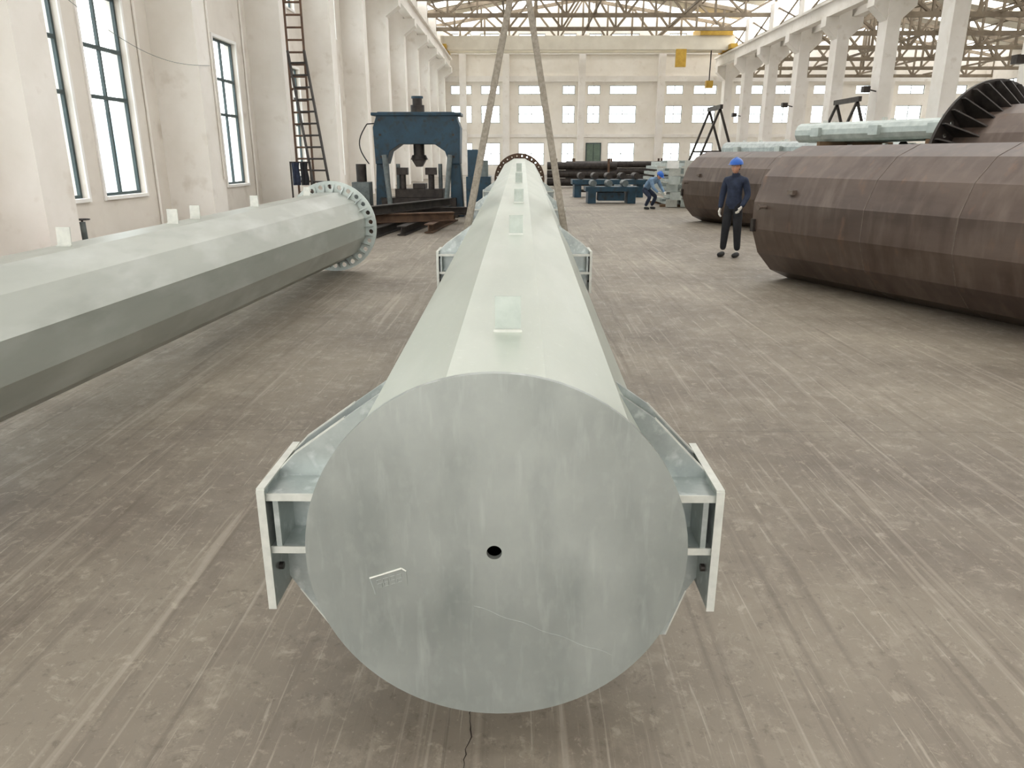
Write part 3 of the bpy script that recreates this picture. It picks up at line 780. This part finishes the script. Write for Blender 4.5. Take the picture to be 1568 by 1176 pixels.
def person(name, J, loc, rz, jacket, trousers, headrot, yscale=.82, scale=1.0):
    b = B(name, [])
    keys = ['pelvis', 'spine', 'chest', 'upchest', 'neck', 'skull', 'shL', 'elL', 'wrL', 'shR', 'elR', 'wrR', 'hipL', 'knL', 'anL', 'hipR', 'knR', 'anR']
    rad = dict(pelvis=.155, spine=.15, chest=.17, upchest=.135, neck=.06, skull=.055, shL=.085, elL=.062, wrL=.045, shR=.085, elR=.062, wrR=.045,
               hipL=.105, knL=.08, anL=.06, hipR=.105, knR=.08, anR=.06)
    nodes = [(Vector(J[k]), rad[k]) for k in keys]
    E = [('pelvis', 'spine', jacket), ('spine', 'chest', jacket), ('chest', 'upchest', jacket), ('upchest', 'neck', jacket), ('neck', 'skull', 'skin'),
         ('upchest', 'shL', jacket), ('shL', 'elL', jacket), ('elL', 'wrL', jacket), ('upchest', 'shR', jacket), ('shR', 'elR', jacket), ('elR', 'wrR', jacket),
         ('pelvis', 'hipL', trousers), ('hipL', 'knL', trousers), ('knL', 'anL', trousers), ('pelvis', 'hipR', trousers), ('hipR', 'knR', trousers), ('knR', 'anR', trousers)]
    vs, fs = skin_eval(nodes, [(keys.index(a), keys.index(c)) for a, c, _ in E])
    groups = {}
    for f in fs:
        c = sum((vs[i] for i in f), Vector())/len(f)
        best = min(E, key=lambda e: segd(c, Vector(J[e[0]]), Vector(J[e[1]]))/(rad[e[0]]+rad[e[1]]))
        groups.setdefault(best[2], []).append(f)
    for v in vs: v.y *= yscale if yscale else 1
    for k, ff in groups.items():
        used = sorted(set(i for f in ff for i in f)); mp = {u: i for i, u in enumerate(used)}
        b.add([vs[u] for u in used], [tuple(mp[i] for i in f) for f in ff], k, True)
    Nk = Vector(J['neck']); Nk.y *= yscale
    b.cyl(Nk-Vector((0, 0, .035)), Nk+Vector((0, 0, .03)), .078, .07, n=18, k=jacket)
    for s_ in 'LR':
        a = Vector(J['an'+s_]); t = Vector(J.get('toe'+s_, a+Vector((0, -1, 0)))); fd = (t-a); fd.z = 0; fd.normalize()
        g = Vector((a.x, a.y*(yscale or 1), 0))
        v2, f2 = skin_eval([(g+Vector((0, 0, .05))-fd*.05, .048), (g+Vector((0, 0, .048))+fd*.08, .05), (g+Vector((0, 0, .04))+fd*.18, .04)], [(0, 1), (1, 2)], 0, 2)
        for v in v2: v.z = max(v.z, 0.0)
        b.add(v2, f2, 'black', True)
    for s_ in 'LR':
        w = Vector(J['wr'+s_]); e = Vector(J['el'+s_]); w.y *= (yscale or 1); e.y *= (yscale or 1)
        d = (w-e).normalized(); fwd = Vector((0, -1, 0)); fwd = (fwd-d*fwd.dot(d)).normalized()
        side = Vector((1, 0, 0)) if s_ == 'L' else Vector((-1, 0, 0)); side = (side-d*side.dot(d)-fwd*side.dot(fwd)).normalized()
        v2, f2 = skin_eval([(w-d*.02, .036), (w+d*.035, .038), (w+d*.085, .036)], [(0, 1), (1, 2)], 0, 2)
        c0 = w
        for v in v2:
            q = v-c0; v -= side*q.dot(side)*.45
        b.add(v2, f2, 'glove', True)
        for i, (o_, l) in enumerate(((.028, .072), (.010, .082), (-.009, .076), (-.026, .06))):
            p = w+d*.08+fwd*o_
            c_ = -side
            v2, f2 = skin_eval([(p, .0105), (p+d*l*.45+c_*.006, .010), (p+d*l*.75+c_*.022, .009), (p+d*l*.9+c_*.042, .0085)], [(0, 1), (1, 2), (2, 3)], 0, 1)
            b.add(v2, f2, 'glove', True)
        p = w+d*.03+fwd*.028
        v2, f2 = skin_eval([(p, .012), (p+d*.03+fwd*.024, .011), (p+d*.06+fwd*.03-side*.01, .0095)], [(0, 1), (1, 2)], 0, 1)
        b.add(v2, f2, 'glove', True)
    sk = Vector(J['skull']); sk.y *= (yscale or 1)
    HM = Matrix.Translation(sk) @ Euler(headrot).to_matrix().to_4x4() @ Matrix.Translation((0, -.015, .085))
    def jaw(x, y, z):
        f = 1.0 if z > -.1 else 1+.42*(z+.1)
        yy = y*(1 if y > 0 else .96) - (.10*(-z) if z < -.2 and y < 0 else 0)
        return [x*f, yy, z]
    b.ell((0, 0, 0), (.076, .096, .118), 'skin', HM, 28, 20, jaw)
    b.ell((0, .018, .02), (.080, .092, .105), 'hair', HM, 20, 12, lambda x, y, z: [x, y if y > -.1 else -.1, z])
    b.add([HM @ Vector(p) for p in [(-.008, -.090, .018), (.008, -.090, .018), (-.018, -.088, -.028), (.018, -.088, -.028), (0, -.120, -.022), (0, -.098, .015)]],
          [(0, 5, 4, 2), (5, 1, 3, 4), (2, 4, 3)], 'skin', True)
    for sx in (-1, 1):
        b.ell((sx*.030, -.084, .012), (.014, .007, .007), 'white', HM, 10, 8); b.ell((sx*.030, -.0895, .012), (.006, .003, .006), 'hair', HM, 8, 6)
        b.ell((sx*.030, -.088, .030), (.019, .005, .0035), 'hair', HM, 10, 6)
        b.ell((sx*.078, .005, -.005), (.009, .018, .030), 'skin', HM, 10, 8)
    b.ell((0, -.090, -.056), (.024, .006, .0055), 'skin', HM, 10, 6)
    b.ell((0, -.0935, -.056), (.021, .003, .0016), 'hair', HM, 10, 6)
    b.ell((0, .008, .045), (.118, .138, .118), 'helmet', HM, 28, 10, vmin=0)
    b.ell((0, -.005, .045), (.130, .160, .010), 'helmet', HM, 28, 6, lambda x, y, z: [x, y*(1.12 if y < 0 else .95), z])
    b.ell((0, .008, .055), (.016, .134, .120), 'helmet', HM, 12, 10, vmin=0)
    o = b.make(loc=loc, rot=(0, 0, rz)); o.scale = (scale, scale, scale); return o

stand = dict(pelvis=(0, 0, .94), spine=(0, -.005, 1.10), chest=(0, 0, 1.27), upchest=(0, .01, 1.39), neck=(0, 0, 1.475), skull=(0, -.02, 1.53),
             shL=(.175, .01, 1.385), elL=(.245, .04, 1.12), wrL=(.20, -.16, .92), shR=(-.175, .01, 1.385), elR=(-.245, .05, 1.12), wrR=(-.24, -.04, .87),
             hipL=(.085, 0, .88), knL=(.115, -.02, .49), anL=(.135, .02, .11), hipR=(-.085, 0, .88), knR=(-.11, -.03, .49), anR=(-.13, -.03, .11))
person("factory_worker", stand, (3.74, 13.15, 0), math.radians(-38), 'navy', 'trouser', (math.radians(2), 0, math.radians(-8)), scale=.95)
bend = dict(pelvis=(0, .30, .72), spine=(0, .18, .86), chest=(0, .02, .98), upchest=(0, -.10, 1.03), neck=(0, -.19, 1.07), skull=(0, -.25, 1.09),
            shL=(.17, -.10, 1.0), elL=(.22, -.22, .76), wrL=(.16, -.42, .60), shR=(-.17, -.10, 1.0), elR=(-.22, -.22, .76), wrR=(-.16, -.42, .60),
            hipL=(.09, .28, .66), knL=(.16, -.06, .44), anL=(.15, .12, .11), hipR=(-.09, .28, .66), knR=(-.16, -.06, .44), anR=(-.15, .14, .11))
person("factory_worker", bend, (4.45, 25.4, 0), math.radians(40), 'ltblue', 'navy', (math.radians(35), 0, 0), yscale=1.0, scale=.95)

# ---------------------------------------------------------------- light
w = bpy.data.worlds.new("overcast_sky"); scn.world = w; w.use_nodes = True
bg = w.node_tree.nodes["Background"]; bg.inputs[0].default_value = (.99, .985, .97, 1); bg.inputs[1].default_value = 5.4
try:
    scn.view_settings.view_transform = 'Standard'; scn.view_settings.look = 'None'
except Exception: pass

# ---------------------------------------------------------------- camera
cam = bpy.data.cameras.new("camera"); co = bpy.data.objects.new("camera", cam); scn.collection.objects.link(co)
cam.sensor_width = 36; cam.lens = 25.7; cam.clip_end = 400
co.location = (0, 0, 1.70)
co.rotation_euler = (math.radians(90-17.26), 0, math.radians(.56))
scn.camera = co
